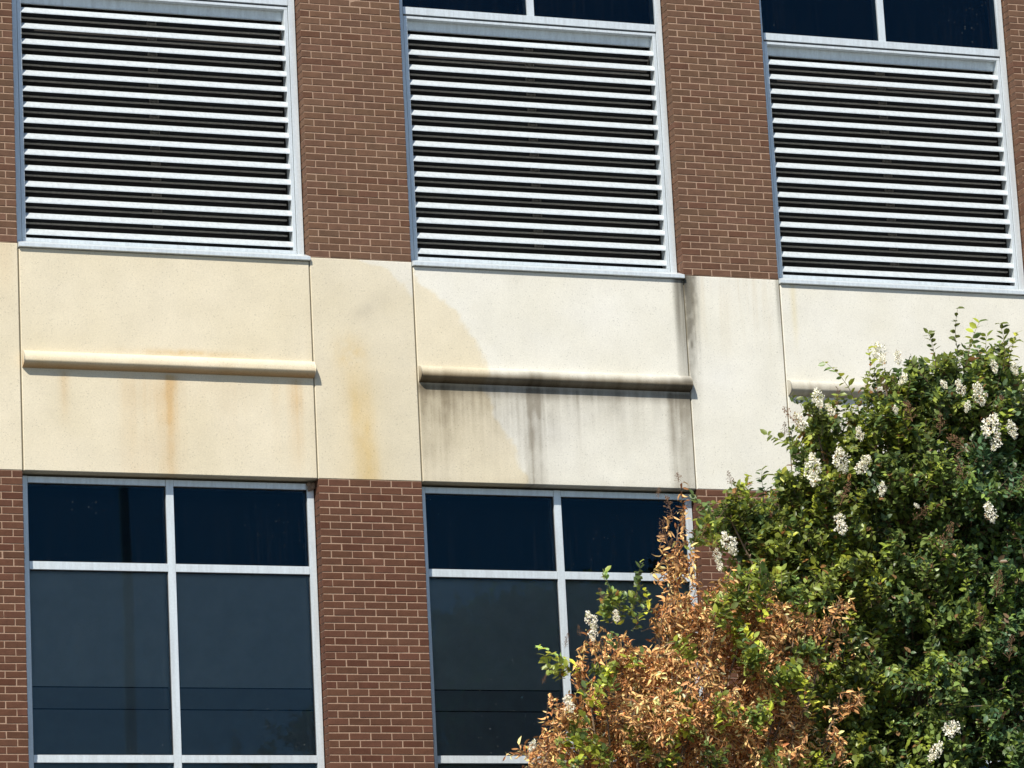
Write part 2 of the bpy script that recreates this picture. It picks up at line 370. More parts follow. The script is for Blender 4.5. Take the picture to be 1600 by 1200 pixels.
def nose_mesh(x0, x1):
    """moulding: rounded top, undercut below"""
    t = np.linspace(0, math.pi / 2, 11)
    prof = [(0.088 * math.sin(q), 1.086 + 0.094 * math.cos(q)) for q in t] + [(0.0885, 1.079), (0.087, 1.072), (0.080, 1.062), (0.060, 1.044), (0.030, 1.029), (-0.001, 1.020)]
    prof = np.array(prof); nx = 200; na = len(prof)
    xs = np.linspace(x0, x1, nx + 1)
    V = np.stack([np.repeat(xs, na), -np.tile(prof[:, 0], nx + 1), np.tile(prof[:, 1], nx + 1)], 1)
    idx = np.arange(len(V)).reshape(nx + 1, na)
    F = [tuple(q) for q in np.stack([idx[:-1, 1:].ravel(), idx[1:, 1:].ravel(), idx[1:, :-1].ravel(), idx[:-1, :-1].ravel()], 1).tolist()]
    F.append(tuple(idx[0].tolist())); F.append(tuple(reversed(idx[-1].tolist())))
    col = weather(V[:, 0], V[:, 2], True)
    V[:, 1] += (vnoise(V[:, 0] * 9, V[:, 2] * 30, 12) - 0.5) * 0.002 * (V[:, 1] < -0.01); V[:, 2] += Z0
    me = bpy.data.meshes.new('bullnose_moulding'); me.from_pydata(V.tolist(), [], F); me.update(); me.materials.append(CONC); set_tint(me, col)
    nq = len(F) - 2; me.polygons.foreach_set('use_smooth', [i < nq for i in range(len(F))])
    return me

for k in BAYS:
    xr = P * k
    for nm, x0, x1, zt in (('bay', xr - 2.7865 + 0.006, xr - 0.003 - 0.006, 2.150), ('pier', xr - 0.003 + 0.006, xr + 1.019 - 0.006, 2.190)):
        me = panel_mesh(x0, x1, ZB, zt)
        pn = link('concrete_panel', me, building)
        if nm == 'bay':
            link('bullnose_moulding', nose_mesh(x0 + 0.004, x1), pn)
            if k == 0: pn['label'] = 'yellowish concrete panel with rust runs below its moulding'
            if k == 1: pn['label'] = 'half cleaned concrete panel with black mildew below its moulding'
        if k == 0 and nm == 'pier': pn['label'] = 'concrete panel with an ochre run down its middle'
    for xj in (xr - 0.003, xr + 1.019):
        sealmb = MB(); sealmb.box(xj - 0.0055, xj + 0.0055, 0.012, 0.2, Z0 + ZB + 0.004, Z0 + 2.14)
        link('joint_sealant', sealmb.mesh('joint_sealant', SEAL), building)
# hidden bands below and above the storeys in view
for zb0, zb1 in ((-5.99, -3.86), (6.24, 9.2)):
    for k in BAYS:
        pm = MB(); pm.bevbox(P * k - 2.78, P * k + 1.01, 0, 0.45, Z0 + zb0, Z0 + zb1, 0.006)
        link('concrete_panel', pm.mesh('outer_concrete_panel', CONC, C_WARM), building)

# --- bricks
def brick_mesh(full, tint, jit):
    L_ = 0.1950 if full else 0.0929; D = 0.092 if full else 0.1932; H = C_ - 0.0088
    mb = MB(); mb.bevbox(0, L_, 0, D, 0, H, 0.0035)
    v = np.array(mb.v); v[:4, 1] += jit.normal(0, 0.0008, 4); v[:, 0] += jit.normal(0, 0.0009, len(v)); v[:, 2] += jit.normal(0, 0.0008, len(v))
    mb.v = [tuple(p) for p in v]
    return mb.mesh('brick', BRICK, tint)
NVAR = 28; BT = []
bj = np.random.default_rng(5)
for i in range(NVAR):
    t = np.array([0.122, 0.069, 0.046]) * np.exp(bj.normal(0, 0.065)) * np.exp(bj.normal(0, 0.018, 3))
    if i % 11 == 0: t = t * np.array([0.92, 0.80, 0.78])
    if i % 9 == 4: t = t * np.array([1.06, 1.07, 1.08])
    BT.append(t)
LEVEL = {False: np.array([0.82, 0.64, 0.555]), True: np.array([1.0, 0.965, 0.885])}     # the lower storey's bricks are a darker, redder batch
BMESH = {(f, i, u): brick_mesh(f, BT[i] * LEVEL[u], bj) for f in (True, False) for i in range(NVAR) for u in (False, True)}
camR = np.array([rt, upv, fw]); camC = np.array(CAM)
def project(p):
    q = camR @ (np.array(p) - camC); return 800 + FPX * q[0] / q[2], 600 - FPX * q[1] / q[2], q[2]
returns = []; cand = []      # (pier, full, x, z)
piers = {}
LOWC, UPC = 56, 59
for k in range(-2, 4):
    xp = P * k
    for up in (False, True):
        n = UPC if up else LOWC
        z0 = Z0 + (ZT if up else -LOWC * C_); z1 = Z0 + (ZT + UPC * C_ if up else C_ - 0.002)
        mm = MB(); mm.box(xp + 0.0045, xp + PW - 0.0045, 0.0042, 0.45, z0, z1 - (0 if up else 0.0))
        piers[(k, up)] = link('brick_pier', mm.mesh('brick_pier', MORTAR), building, (0, 0, 0))
        for c in range(n + (0 if up else 1)):
            zb = Z0 + (ZT + c * C_ if up else -c * C_) + 0.0044
            half = (c % 2 == 0) if (k >= 1 or not up) else (c % 2 == 1)
            if half:
                cells = [(False, xp)] + [(True, xp + 0.1021 + 0.2042 * i) for i in range(4)] + [(False, xp + 0.1021 + 0.8168)]
            else:
                cells = [(True, xp + 0.2042 * i) for i in range(5)]
            for f, x in cells: cand.append(((k, up), f, x, zb))
            if not half: returns += [((k, up), False, xp, zb), ((k, up), False, xp + PW - 0.0929, zb)]     # second brick of the reveal
def score(c):
    pk, f, x, zb = c
    u, v, d = project((x + (0.097 if f else 0.046), 0, zb + 0.03))
    if u < 3 or u > 1597 or v < 3 or v > 1197: return -1e9
    if pk[0] >= 1 and not pk[1]: return -1e8        # behind the trees
    return (0.0 if f else -40) - d
order = sorted(range(len(cand)), key=lambda i: -score(cand[i]))
single = set(order[:300])
sv, sf, st_ = [], [], []; nv = 0
for i, (pk, f, x, zb) in enumerate(cand + returns):
    var = int(bj.integers(NVAR)); me = BMESH[(f, var, pk[1])]
    jx, jy, jz = bj.normal(0, 0.0007), abs(bj.normal(0, 0.0007)) + (0.101 if i >= len(cand) else 0), bj.normal(0, 0.0005)
    if i in single:
        link('brick', me, piers[pk], (x + jx, jy, zb + jz))
    else:
        v = np.empty(len(me.vertices) * 3, dtype=np.float32); me.vertices.foreach_get('co', v); v = v.reshape(-1, 3) + np.array([x + jx, jy, zb + jz], dtype=np.float32)
        sv.append(v); st_.append(np.tile(BT[var] * LEVEL[pk[1]], (len(v), 1)))
        sf.append(nv)
        nv += len(v)
QF = np.array([p.vertices[:] for p in BMESH[(True, 0, True)].polygons], dtype=np.int32)
F = np.concatenate([QF + o for o in sf])
bs = link('brickwork', np_mesh('brickwork', np.concatenate(sv), F, BRICK, np.concatenate(st_), True), building); bs['kind'] = 'stuff'

# --- frames, panes, louvers
YF = 0.124           # front of the metal frames behind the brick face
J = dict(jl=(-2.776, -2.721), mu=(-1.428, -1.357), jr=(-0.074, -0.010))
def shared(name, build, m=ALU):
    mb = MB(); build(mb); return mb.mesh(name, m)
def frame_low(mb):
    b = 0.002
    for a, c in (J['jl'], J['jr']): mb.bevbox(a, c, YF, 0.26, -3.80, 0.046, b)
    mb.bevbox(J['jl'][1] + 0.002, J['mu'][0] - 0.002, YF + 0.003, 0.25, -0.014, 0.044, b); mb.bevbox(J['mu'][1] + 0.002, J['jr'][0] - 0.002, YF + 0.003, 0.25, -0.014, 0.044, b)
    mb.bevbox(J['jl'][1] + 0.002, J['jr'][0] - 0.002, YF + 0.003, 0.25, -3.80, -3.74, b)
def frame_up(mb):
    b = 0.002
    for a, c in (J['jl'], J['jr']): mb.bevbox(a, c, YF, 0.26, 2.246, 6.22, b)
    mb.bevbox(J['jl'][1] + 0.002, J['jr'][0] - 0.002, YF + 0.002, 0.25, 6.16, 6.22, b)
ME_LOW = shared('window', frame_low); ME_UP = shared('window', frame_up)
ME_MUL = shared('mullion', lambda mb: mb.bevbox(J['mu'][0], J['mu'][1], YF + 0.001, 0.25, -3.737, 0.0455, 0.002))
ME_MULU = shared('mullion', lambda mb: mb.bevbox(J['mu'][0], J['mu'][1], YF + 0.003, 0.25, 4.786, 6.158, 0.002))
def bar(z0, z1, side):
    a, c = (J['jl'][1] + 0.0015, J['mu'][0] - 0.0015) if side == 0 else (J['mu'][1] + 0.0015, J['jr'][0] - 0.0015)
    return shared('transom', lambda mb: mb.bevbox(a, c, YF + 0.002, 0.25, z0, z1, 0.002))
ME_TR = [[bar(z0, z1, s) for s in (0, 1)] for z0, z1 in ((-0.812, -0.738), (-2.562, -2.492))]
ME_TRU = shared('transom', lambda mb: mb.bevbox(J['jl'][1] + 0.0015, J['jr'][0] - 0.0015, YF - 0.004, 0.25, 4.711, 4.785, 0.002))
YG = 0.158
def pane_mesh(z0, z1, side):
    a, c = (J['jl'][1] - 0.01, J['mu'][0] + 0.01) if side == 0 else (J['mu'][1] - 0.01, J['jr'][0] + 0.01)
    return shared('pane', lambda mb: mb.box(a, c, YG, YG + 0.008, z0 - 0.01, z1 + 0.01), GLASS)
ME_PANE = [pane_mesh(z0, z1, s) for z0, z1 in ((-0.738, -0.014), (-2.492, -0.812), (-3.74, -2.562)) for s in (0, 1)]
ME_PANEU = [pane_mesh(4.785, 6.16, s) for s in (0, 1)]
def gasket_mesh(z0, z1, side):
    a, c = (J['jl'][1], J['mu'][0]) if side == 0 else (J['mu'][1], J['jr'][0])
    w = 0.007; y0, y1 = YG - 0.006, YG - 0.001
    def bld(mb):
        mb.box(a - 0.004, a + w, y0, y1, z0 - 0.004, z1 + 0.004); mb.box(c - w, c + 0.004, y0, y1, z0 - 0.004, z1 + 0.004)
        mb.box(a + w, c - w, y0, y1, z0 - 0.004, z0 + w); mb.box(a + w, c - w, y0, y1, z1 - w, z1 + 0.004)
    return shared('gasket', bld, GASKET)
ME_GAS = [gasket_mesh(z0, z1, s) for z0, z1 in ((-0.738, -0.014), (-2.492, -0.812)) for s in (0, 1)]
def shade_mesh(z0, z1, side, m):
    a, c = (J['jl'][1] - 0.02, J['mu'][0] + 0.02) if side == 0 else (J['mu'][1] - 0.02, J['jr'][0] + 0.02)
    return shared('shade', lambda mb: mb.box(a, c, 0.200, 0.206, z0, z1), m)
ME_SH = [shade_mesh(z0, z1, s, m) for z0, z1, m in ((-1.862, -0.79, SHADE1), (-2.062, -1.872, SHADE2), (-3.7, -2.072, SHADE2)) for s in (0, 1)]
# louver
LX0, LX1 = -2.719, -0.076
def louver_frame(mb):
    b = 0.002; y = YF + 0.008
    mb.bevbox(LX0 + 0.003, LX0 + 0.040, y, 0.24, 2.286, 4.670, b); mb.bevbox(LX1 - 0.036, LX1 - 0.003, y, 0.24, 2.286, 4.670, b)
    mb.bevbox(LX0 + 0.003, LX1 - 0.003, y, 0.24, 4.6705, 4.697, b)
    mb.bevbox(LX0 + 0.003, LX1 - 0.003, y, 0.24, 2.252, 2.2855, b)
    mb.prism([(y + 0.078, 4.584), (y + 0.070, 4.577), (y + 0.092, 4.576), (y + 0.092, 4.670), (y + 0.066, 4.670)], LX0 + 0.041, LX1 - 0.037)
ME_LF = shared('louver_vent', louver_frame)
bl0, bl1 = LX0 + 0.041, LX1 - 0.037
def blade(mb):
    # folded sheet: front lip, sloping face with two ribs, back lengthened to block sun
    t = [(0, 0.0), (0.0, 0.010), (0.004, 0.0135), (0.018, 0.027), (0.0195, 0.031), (0.036, 0.0455), (0.0375, 0.0495), (0.060, 0.0715), (0.064, 0.0715)]
    u = [(0.064, 0.067), (0.005, 0.008), (0.006, 0.0)]
    mb.prism(t + u, bl0, bl1)
ME_BL = shared('blade', blade)
ME_RAIL = shared('rear_rail', lambda mb: mb.prism([(0, 0), (0.0, 0.012), (0.010, 0.018), (0.02, 0.012), (0.02, 0)], bl0 + 0.02, bl1 - 0.02), RAIL)
def bracket(mb):
    for dx in (-0.042, 0.036): mb.bevbox(dx, dx + 0.011, 0.0, 0.02, 0, 0.030, 0.002)
    mb.bevbox(-0.014, 0.012, 0.006, 0.02, 0.002, 0.016, 0.002); mb.box(-0.044, 0.049, 0.019, 0.024, 0.004, 0.026)
ME_BK = shared('bracket', bracket, m_plain('bracket_metal', (0.16, 0.15, 0.135), 0.5, 40))
ME_BACK = shared('backing', lambda mb: (mb.box(LX0 + 0.042, LX1 - 0.038, 0.33, 0.34, 2.287, 4.668), mb.box(LX0 + 0.034, LX0 + 0.040, 0.242, 0.33, 2.287, 4.668), mb.box(LX1 - 0.036, LX1 - 0.03, 0.242, 0.33, 2.287, 4.668)), DARK)
ME_SILL = shared('sill', lambda mb: mb.prism([(-0.033, 2.157), (-0.033, 2.187), (-0.029, 2.1905), (YF - 0.02, 2.243), (YF + 0.004, 2.245), (0.26, 2.2455), (0.26, 2.153), (-0.026, 2.153)], -2.7885, -0.0015))
ME_SILLL = shared('sill', lambda mb: mb.prism([(-0.026, -3.855), (-0.026, -3.83), (YF, -3.802), (0.26, -3.802), (0.26, -3.855)], -2.785, -0.005))
PITCHB = 0.15316; ZBL = 2.3185
for k in BAYS:
    o = (P * k, 0, Z0)
    w = link('window', ME_LOW, building, o)
    link('mullion', ME_MUL, w, o)
    for r in ME_TR:
        for me in r: link('transom', me, w, o)
    for me in ME_PANE: link('pane', me, w, o)
    for me in ME_GAS: link('gasket', me, w, o)
    for me in ME_SH: link('shade', me, w, o)
    link('sill', ME_SILLL, w, o)
    u = link('window', ME_UP, building, o)
    link('mullion', ME_MULU, u, o); link('transom', ME_TRU, u, o)
    for me in ME_PANEU: link('pane', me, u, o)
    lv = link('louver_vent', ME_LF, building, o)
    for i in range(15):
        z = Z0 + ZBL + PITCHB * i
        dz = random.gauss(0, 0.0006)
        link('blade', ME_BL, lv, (P * k, YF + 0.012, z + dz))
        if i < 14: link('rear_rail', ME_RAIL, lv, (P * k, YF + 0.105, z + 0.130)); link('bracket', ME_BK, lv, (P * k - 1.40, YF + 0.094, z + 0.148))
    link('backing', ME_BACK, lv, o); link('sill', ME_SILL, lv, o)

# --- nest in the corner of the first window
nm = MB(); r_ = random.Random(3)
ctr = [(-0.056, 0.10, 0.022, 0.030), (-0.030, 0.095, 0.008, 0.026), (-0.062, 0.098, -0.012, 0.022), (-0.02, 0.10, 0.030, 0.022)]
for cx, cy, cz, rr in ctr:
    n0 = len(nm.v); na, nb = 5, 7
    for i in range(na + 1):
        for j in range(nb):
            t = math.pi * i / na; q = 2 * math.pi * j / nb; s_ = rr * r_.uniform(0.75, 1.2)
            nm.v.append((cx + s_ * math.sin(t) * math.cos(q), cy + 0.6 * s_ * math.sin(t) * math.sin(q), Z0 + cz + s_ * math.cos(t)))
    for i in range(na):
        for j in range(nb): nm.f.append((n0 + i*nb + j, n0 + i*nb + (j+1) % nb, n0 + (i+1)*nb + (j+1) % nb, n0 + (i+1)*nb + j))
tag(link('insect_nest', nm.mesh('insect_nest', NESTM)), 'small brown lump stuck in the upper corner of a window frame under the concrete', 'nest')

# ------------------------------------------------------------------ lamp post mirrored in the glass
PX, PY = 3.72, -20.0
lp = link('light_pole', None, None, (PX, PY, 0))
tag(lp, 'tall slim grey light pole mirrored as a thin upright line in the window', 'light pole')
a = MB(); a.tube([(0, 0, 0.5), (0, 0, 8), (0, 0, 16.2)], [0.105, 0.09, 0.07], 12); link('pole', a.mesh('pole', POLEM), lp, (PX, PY, 0))
a = MB(); a.tube([(0, 0, 0), (0, 0, 0.48), (0, 0, 0.52)], [0.3, 0.3, 0.26], 14); link('footing', a.mesh('footing', m_plain('footing_concrete', (0.4, 0.38, 0.34))), lp, (PX, PY, 0))
a = MB(); a.bevbox(-0.2, 0.2, -0.75, -0.15, 16.1, 16.22, 0.03); a.tube([(0, 0, 16.15), (0, -0.2, 16.17)], [0.04, 0.04], 8); link('luminaire', a.mesh('luminaire', POLEM), lp, (PX, PY, 0))

# ------------------------------------------------------------------ trees
GC=[((4.15,-5.20,8.99),0.42),((3.60,-5.20,8.87),0.40),((3.21,-5.20,8.78),0.34),((2.79,-5.20,8.57),0.36),((2.53,-5.20,8.51),0.20),((4.62,-5.00,8.91),0.42),((2.04,-5.30,7.67),0.40),((2.55,-5.30,7.95),0.42),((3.31,-5.20,8.21),0.50),((4.03,-5.20,8.23),0.55),((4.63,-5.00,8.06),0.55),((1.74,-5.40,7.78),0.17),((2.61,-5.30,7.31),0.45),((3.36,-5.20,7.35),0.60),((4.17,-5.10,7.22),0.65),((2.14,-5.40,7.23),0.28),((2.67,-5.30,6.58),0.50),((3.46,-5.20,6.44),0.65),((4.45,-5.00,6.43),0.70),((2.45,-5.30,5.95),0.45),((3.11,-5.20,5.70),0.70),((4.07,-5.00,5.57),0.80),((5.35,-4.90,8.33),0.60),((5.61,-4.80,7.29),0.80),((5.24,-4.80,6.03),0.80),((3.42,-5.00,4.74),0.80),((2.32,-5.20,5.03),0.50),((4.71,-4.80,4.85),0.80),((4.44,-4.00,8.84),0.60),((4.92,-3.90,8.02),0.80),((3.95,-4.10,7.96),0.70),((4.32,-3.90,6.88),0.80),((5.46,-3.80,7.19),0.90),((5.25,-3.90,8.88),0.60),((3.20,-5.40,9.07),0.13),((2.50,-5.40,8.79),0.15),((4.28,-5.30,9.28),0.20),((3.88,-5.30,9.19),0.20),((2.29,-5.40,8.14),0.16),((3.47,-5.40,9.09),0.14),((3.25,-4.30,7.96),0.50),((3.06,-4.30,7.07),0.50),((3.24,-4.30,6.26),0.50),((2.06,-5.10,7.42),0.26),((2.35,-5.00,6.94),0.32),((1.56,-5.60,7.92),0.10),((2.59,-4.80,7.73),0.30)]
BC=[((0.95,-5.90,7.35),0.16),((1.03,-5.90,7.69),0.07),((0.85,-5.90,6.99),0.22),((0.45,-5.90,6.73),0.18),((1.19,-5.90,6.84),0.28),((1.63,-5.80,6.99),0.26),((0.62,-5.90,6.46),0.30),((1.16,-5.90,6.36),0.36),((1.71,-5.80,6.48),0.32),((0.26,-5.90,6.15),0.25),((-0.11,-5.90,5.95),0.16),((0.75,-5.90,5.90),0.38),((1.44,-5.80,5.87),0.42),((0.30,-5.90,5.56),0.35),((1.02,-5.80,5.27),0.45),((0.12,-5.90,6.53),0.09),((-0.36,-5.90,5.86),0.06),((1.81,-5.80,6.02),0.25),((-0.05,-6.00,6.16),0.12),((-0.29,-6.00,5.94),0.09),((0.15,-6.00,6.36),0.12),((0.77,-6.20,6.46),0.25),((0.48,-6.20,6.11),0.25),((1.78,-6.00,6.83),0.16),((1.91,-5.40,6.81),0.28),((0.88,-5.40,6.41),0.34),((1.46,-5.40,6.81),0.28),((1.65,-5.40,6.29),0.38),((1.23,-5.40,5.88),0.40),((0.58,-5.40,6.01),0.30),((0.24,-5.50,5.94),0.20),((0.23,-6.10,6.72),0.07),((1.98,-5.60,6.36),0.25),((1.33,-6.00,7.08),0.12),((1.86,-5.95,7.07),0.07),((1.79,-5.76,6.66),0.09),((2.28,-5.92,6.91),0.07),((1.92,-5.72,7.11),0.06),((2.25,-5.94,6.03),0.08),((1.96,-5.74,6.33),0.08),((2.44,-5.80,7.14),0.07),((2.06,-5.97,6.96),0.07),((2.34,-5.91,5.95),0.07),((2.44,-5.75,6.42),0.09),((2.08,-5.87,6.63),0.07),((1.77,-5.99,6.76),0.08),((1.71,-5.84,6.31),0.06),((2.03,-5.94,6.72),0.09),((2.01,-5.92,6.93),0.08),((1.94,-5.83,6.14),0.06)]
GB=[((0.38,-5.95,7.13),0.12),((-0.14,-5.95,6.59),0.06),((-0.07,-6.10,6.04),0.10),((0.19,-6.15,5.84),0.11),((0.52,-6.10,6.07),0.10),((0.83,-6.10,6.73),0.07),((0.61,-5.90,7.06),0.10),((1.31,-5.90,7.80),0.14),((1.74,-5.60,8.03),0.08),((1.16,-6.20,7.07),0.12),((1.41,-6.20,6.71),0.14),((1.08,-6.30,6.19),0.08),((1.45,-6.30,6.04),0.14),((1.75,-6.20,6.47),0.18),((0.73,-6.35,6.03),0.08),((1.45,-6.00,7.26),0.16),((0.95,-6.30,5.79),0.09),((2.14,-6.14,7.23),0.06),((1.97,-6.12,6.36),0.07),((1.54,-6.03,6.64),0.06),((2.11,-5.96,5.82),0.10),((1.44,-6.01,6.93),0.11),((1.69,-6.00,5.84),0.09),((1.61,-6.17,7.06),0.08),((1.57,-6.20,5.77),0.08),((1.43,-6.11,7.11),0.10),((1.65,-6.09,7.24),0.11),((1.56,-6.16,7.29),0.06),((1.97,-6.08,7.16),0.06),((1.52,-6.07,5.73),0.07),((2.02,-6.08,6.72),0.11),((0.09,-6.20,6.29),0.03),((0.27,-6.20,6.45),0.06),((0.64,-6.20,6.21),0.03),((0.11,-6.20,6.46),0.04),((0.05,-6.20,5.84),0.03),((-0.13,-6.20,5.78),0.05),((0.80,-6.20,6.30),0.06),((0.45,-6.20,5.92),0.05),((0.35,-6.20,6.61),0.04),((0.66,-6.20,5.81),0.06)]
FL=[((3.00,-5.72,9.20),0.10),((3.16,-5.72,9.17),0.06),((3.19,-5.72,8.99),0.06),((3.56,-5.72,8.96),0.05),((3.71,-5.72,8.94),0.07),((3.88,-5.72,8.89),0.10),((3.76,-5.72,8.78),0.05),((3.96,-5.72,8.63),0.12),((4.00,-5.72,8.49),0.08),((4.16,-5.72,8.60),0.08),((2.76,-5.72,8.52),0.06),((2.58,-5.72,8.29),0.12),((2.77,-5.72,8.26),0.09),((2.32,-5.72,8.21),0.13),((2.81,-5.95,8.01),0.06),((2.42,-5.95,7.71),0.09),((3.77,-5.95,7.84),0.09),((3.11,-5.95,7.88),0.03),((2.23,-5.72,8.60),0.08),((2.41,-5.72,8.80),0.09),((4.04,-5.72,9.13),0.06),((3.27,-5.95,6.06),0.11),((3.11,-5.95,5.88),0.09),((1.32,-6.20,7.48),0.10),((1.21,-6.20,7.38),0.06),((1.23,-6.20,7.30),0.05),((0.12,-6.20,6.85),0.08),((0.13,-6.20,6.75),0.06),((-0.10,-6.20,6.20),0.07),((-0.42,-6.20,5.88),0.05),((0.33,-6.20,6.89),0.05),((4.23,-5.72,9.12),0.06),((2.51,-5.72,8.71),0.06),((3.10,-5.72,8.73),0.04)]
SD=[((0.82,-6.22,7.77),0.09),((0.77,-6.22,7.56),0.10),((0.74,-6.22,7.87),0.05),((1.12,-5.74,8.11),0.06),((0.85,-6.22,7.39),0.10),((1.57,-5.74,8.11),0.06),((-0.10,-6.22,6.69),0.05),((2.14,-5.74,8.64),0.10),((2.08,-5.74,8.53),0.06),((1.10,-6.22,7.57),0.06),((1.18,-6.22,7.42),0.07),((3.21,-5.74,8.73),0.10),((3.63,-5.74,8.47),0.12),((3.49,-5.74,8.63),0.08),((3.00,-5.74,8.94),0.06),((2.47,-5.97,7.97),0.10),((3.64,-5.74,8.26),0.10),((3.35,-5.97,7.62),0.12),((3.78,-5.97,7.26),0.10),((3.59,-5.97,6.99),0.09),((3.85,-5.97,6.73),0.09),((0.21,-6.22,7.05),0.05),((0.01,-6.22,6.77),0.04),((-0.30,-6.22,6.39),0.04),((3.14,-5.97,7.82),0.08),((2.58,-5.74,8.82),0.06)]
SP=[((3.80,-5.60,9.33),(3.78,-5.65,9.63),0),((3.88,-5.60,9.22),(3.97,-5.65,9.52),0),((4.17,-5.60,9.18),(4.16,-5.65,9.52),0),((4.27,-5.60,9.24),(4.32,-5.65,9.45),0),((2.76,-5.60,8.83),(2.54,-5.65,9.12),0),((2.89,-5.60,8.97),(2.93,-5.65,9.25),0),((1.97,-5.60,8.08),(1.90,-5.65,8.20),0),((1.61,-5.60,7.87),(1.58,-5.65,8.01),0),((1.44,-5.60,7.86),(1.29,-5.65,7.98),0),((2.13,-5.60,8.46),(1.97,-5.65,8.50),0),((3.55,-5.60,9.16),(3.49,-5.65,9.41),0),((0.05,-6.00,6.53),(-0.26,-6.05,6.67),0),((-0.25,-6.00,5.91),(-0.58,-6.05,5.83),1),((1.05,-6.00,7.77),(1.02,-6.05,7.99),1),((0.41,-6.00,7.09),(0.32,-6.05,7.26),0),((0.63,-6.00,7.25),(0.62,-6.05,7.34),0)]
TRI = np.array([(0,1,2),(0,2,3),(1,4,5),(1,5,2),(2,5,6),(2,6,3),(4,7,5),(5,7,6)], dtype=np.int32)
def nrm(v): return v / np.maximum(np.linalg.norm(v, axis=-1, keepdims=True), 1e-9)
def leaves(base, t, up, L, W, fold, curl):
    """base, growth direction, approximate normal -> folded, curled leaf blades"""
    t = nrm(t); s = nrm(np.cross(t, up)); n = nrm(np.cross(s, t)); L = L[:, None]; W = W[:, None]; fo = (fold[:, None]) * W; cu = curl[:, None] * L
    v = np.empty((len(base), 8, 3))
    v[:, 0] = base
    m1 = base + 0.32 * L * t - 0.10 * cu * n; m2 = base + 0.70 * L * t - 0.45 * cu * n
    v[:, 1] = m1 + W * s + fo * n; v[:, 2] = m1; v[:, 3] = m1 - W * s + fo * n
    v[:, 4] = m2 + 0.86 * W * s + fo * n; v[:, 5] = m2; v[:, 6] = m2 - 0.86 * W * s + fo * n
    v[:, 7] = base + L * t - cu * n
    return v
def branchlets(r, tips, dirs, length, npairs):
    """twig axes ending at tips; returns twig points and per-leaf bases, directions and ups"""
    n = len(tips); start = tips - dirs * length[:, None]
    u = np.linspace(0.12, 1.0, npairs)
    sag = r.normal(0, 0.03, (n, 3)); sag[:, 2] -= 0.01
    pts = start[:, None, :] + (dirs * length[:, None])[:, None, :] * u[None, :, None] + sag[:, None, :] * (4 * u * (1 - u))[None, :, None]
    a = nrm(np.cross(dirs, r.normal(0, 1, (n, 3)))); b = np.cross(dirs, a)
    B, T = [], []
    for side in (1, -1):
        ph = r.normal(0, 0.5, (n, npairs))
        sd_ = side * (a[:, None, :] * np.cos(ph)[..., None] + b[:, None, :] * np.sin(ph)[..., None])
        tt = dirs[:, None, :] * r.uniform(0.35, 0.9, (n, npairs, 1)) + sd_ + r.normal(0, 0.22, (n, npairs, 3))
        B.append(pts + r.normal(0, 0.004, pts.shape)); T.append(tt)
    B = np.concatenate(B, 1).reshape(-1, 3); T = np.concatenate(T, 1).reshape(-1, 3)
    return start, pts, B, T
def sample_clump(r, c, rad, n, axis, per=9):
    """tufts of twigs spread through an ellipsoid, dense towards its outside"""
    nt = max(1, n // per)
    d = nrm(r.normal(0, 1, (nt, 3))); rr = rad * (0.25 + 0.80 * r.random(nt) ** 0.5)
    tc = np.array(c) + d * rr[:, None] * np.array([1.0, 1.0, 0.92])
    td = nrm(nrm(tc - axis) * 0.6 + d * 0.6 + np.array([-0.1, -0.15, 0.35]) + r.normal(0, 0.3, (nt, 3)))
    k = r.integers(0, nt, n)
    tips = tc[k] + r.normal(0, 0.055, (n, 3)); dirs = nrm(td[k] + r.normal(0, 0.33, (n, 3)))
    return tips, dirs
def twig_mesh(pts_list, rad=0.0028):
    """three-sided twigs from arrays (n, m, 3)"""
    V, F = [], []; n0 = 0
    for pts in pts_list:
        n, m, _ = pts.shape; d = nrm(pts[:, -1] - pts[:, 0]); a = nrm(np.cross(d, np.array([0.3, 0.8, 0.2]))); b = np.cross(d, a)
        rr = rad * np.linspace(1.25, 0.5, m)
        ring = np.stack([a * math.cos(q) + b * math.sin(q) for q in (0, 2.094, 4.189)], 1)
        vv = pts[:, :, None, :] + ring[:, None, :, :] * rr[None, :, None, None]
        V.append(vv.reshape(-1, 3)); base = n0 + np.arange(n)[:, None, None] * (m * 3)
        i = np.arange(m - 1)[None, :, None] * 3; k = np.arange(3)[None, None, :]; k2 = (k + 1) % 3
        F.append(np.stack([base + i + k, base + i + k2, base + i + 3 + k2, base + i + 3 + k], -1).reshape(-1, 4)); n0 += n * m * 3
    return np.concatenate(V), np.concatenate(F)

def green_tint(r, n):
    """leaf colours; runs of leaves on one twig share a shade, young shoots are yellow green"""
    run = np.repeat(np.exp(r.normal(0, 0.30, n // 14 + 1)), 14)[:n]; y = np.repeat(r.random(n // 14 + 1), 14)[:n]
    t = np.array([0.172, 0.212, 0.040])[None, :] * (run * np.exp(r.normal(0, 0.18, n)))[:, None]
    t = np.where((y < 0.22)[:, None], t * np.array([1.75, 1.60, 1.0]), t)
    t = np.where((y > 0.72)[:, None], t * np.array([0.58, 0.72, 1.1]), t)
    z = r.random(n); t = np.where((z < 0.035)[:, None], np.array([0.30, 0.15, 0.05])[None], t)
    return np.clip(t, 0.005, 0.6)
def dry_tint(r, n):
    run = np.repeat(np.exp(r.normal(0, 0.28, n // 9 + 1)), 9)[:n]
    t = np.array([0.74, 0.42, 0.17])[None, :] * (run * np.exp(r.normal(0, 0.18, n)))[:, None] * np.exp(r.normal(0, 0.05, (n, 3)))
    y = r.random(n)
    t = np.where((y < 0.30)[:, None], t * np.array([0.55, 0.45, 0.42]), t)
    t = np.where((y > 0.86)[:, None], t * np.array([1.15, 1.3, 1.5]), t)
    return np.clip(t, 0.01, 0.85)
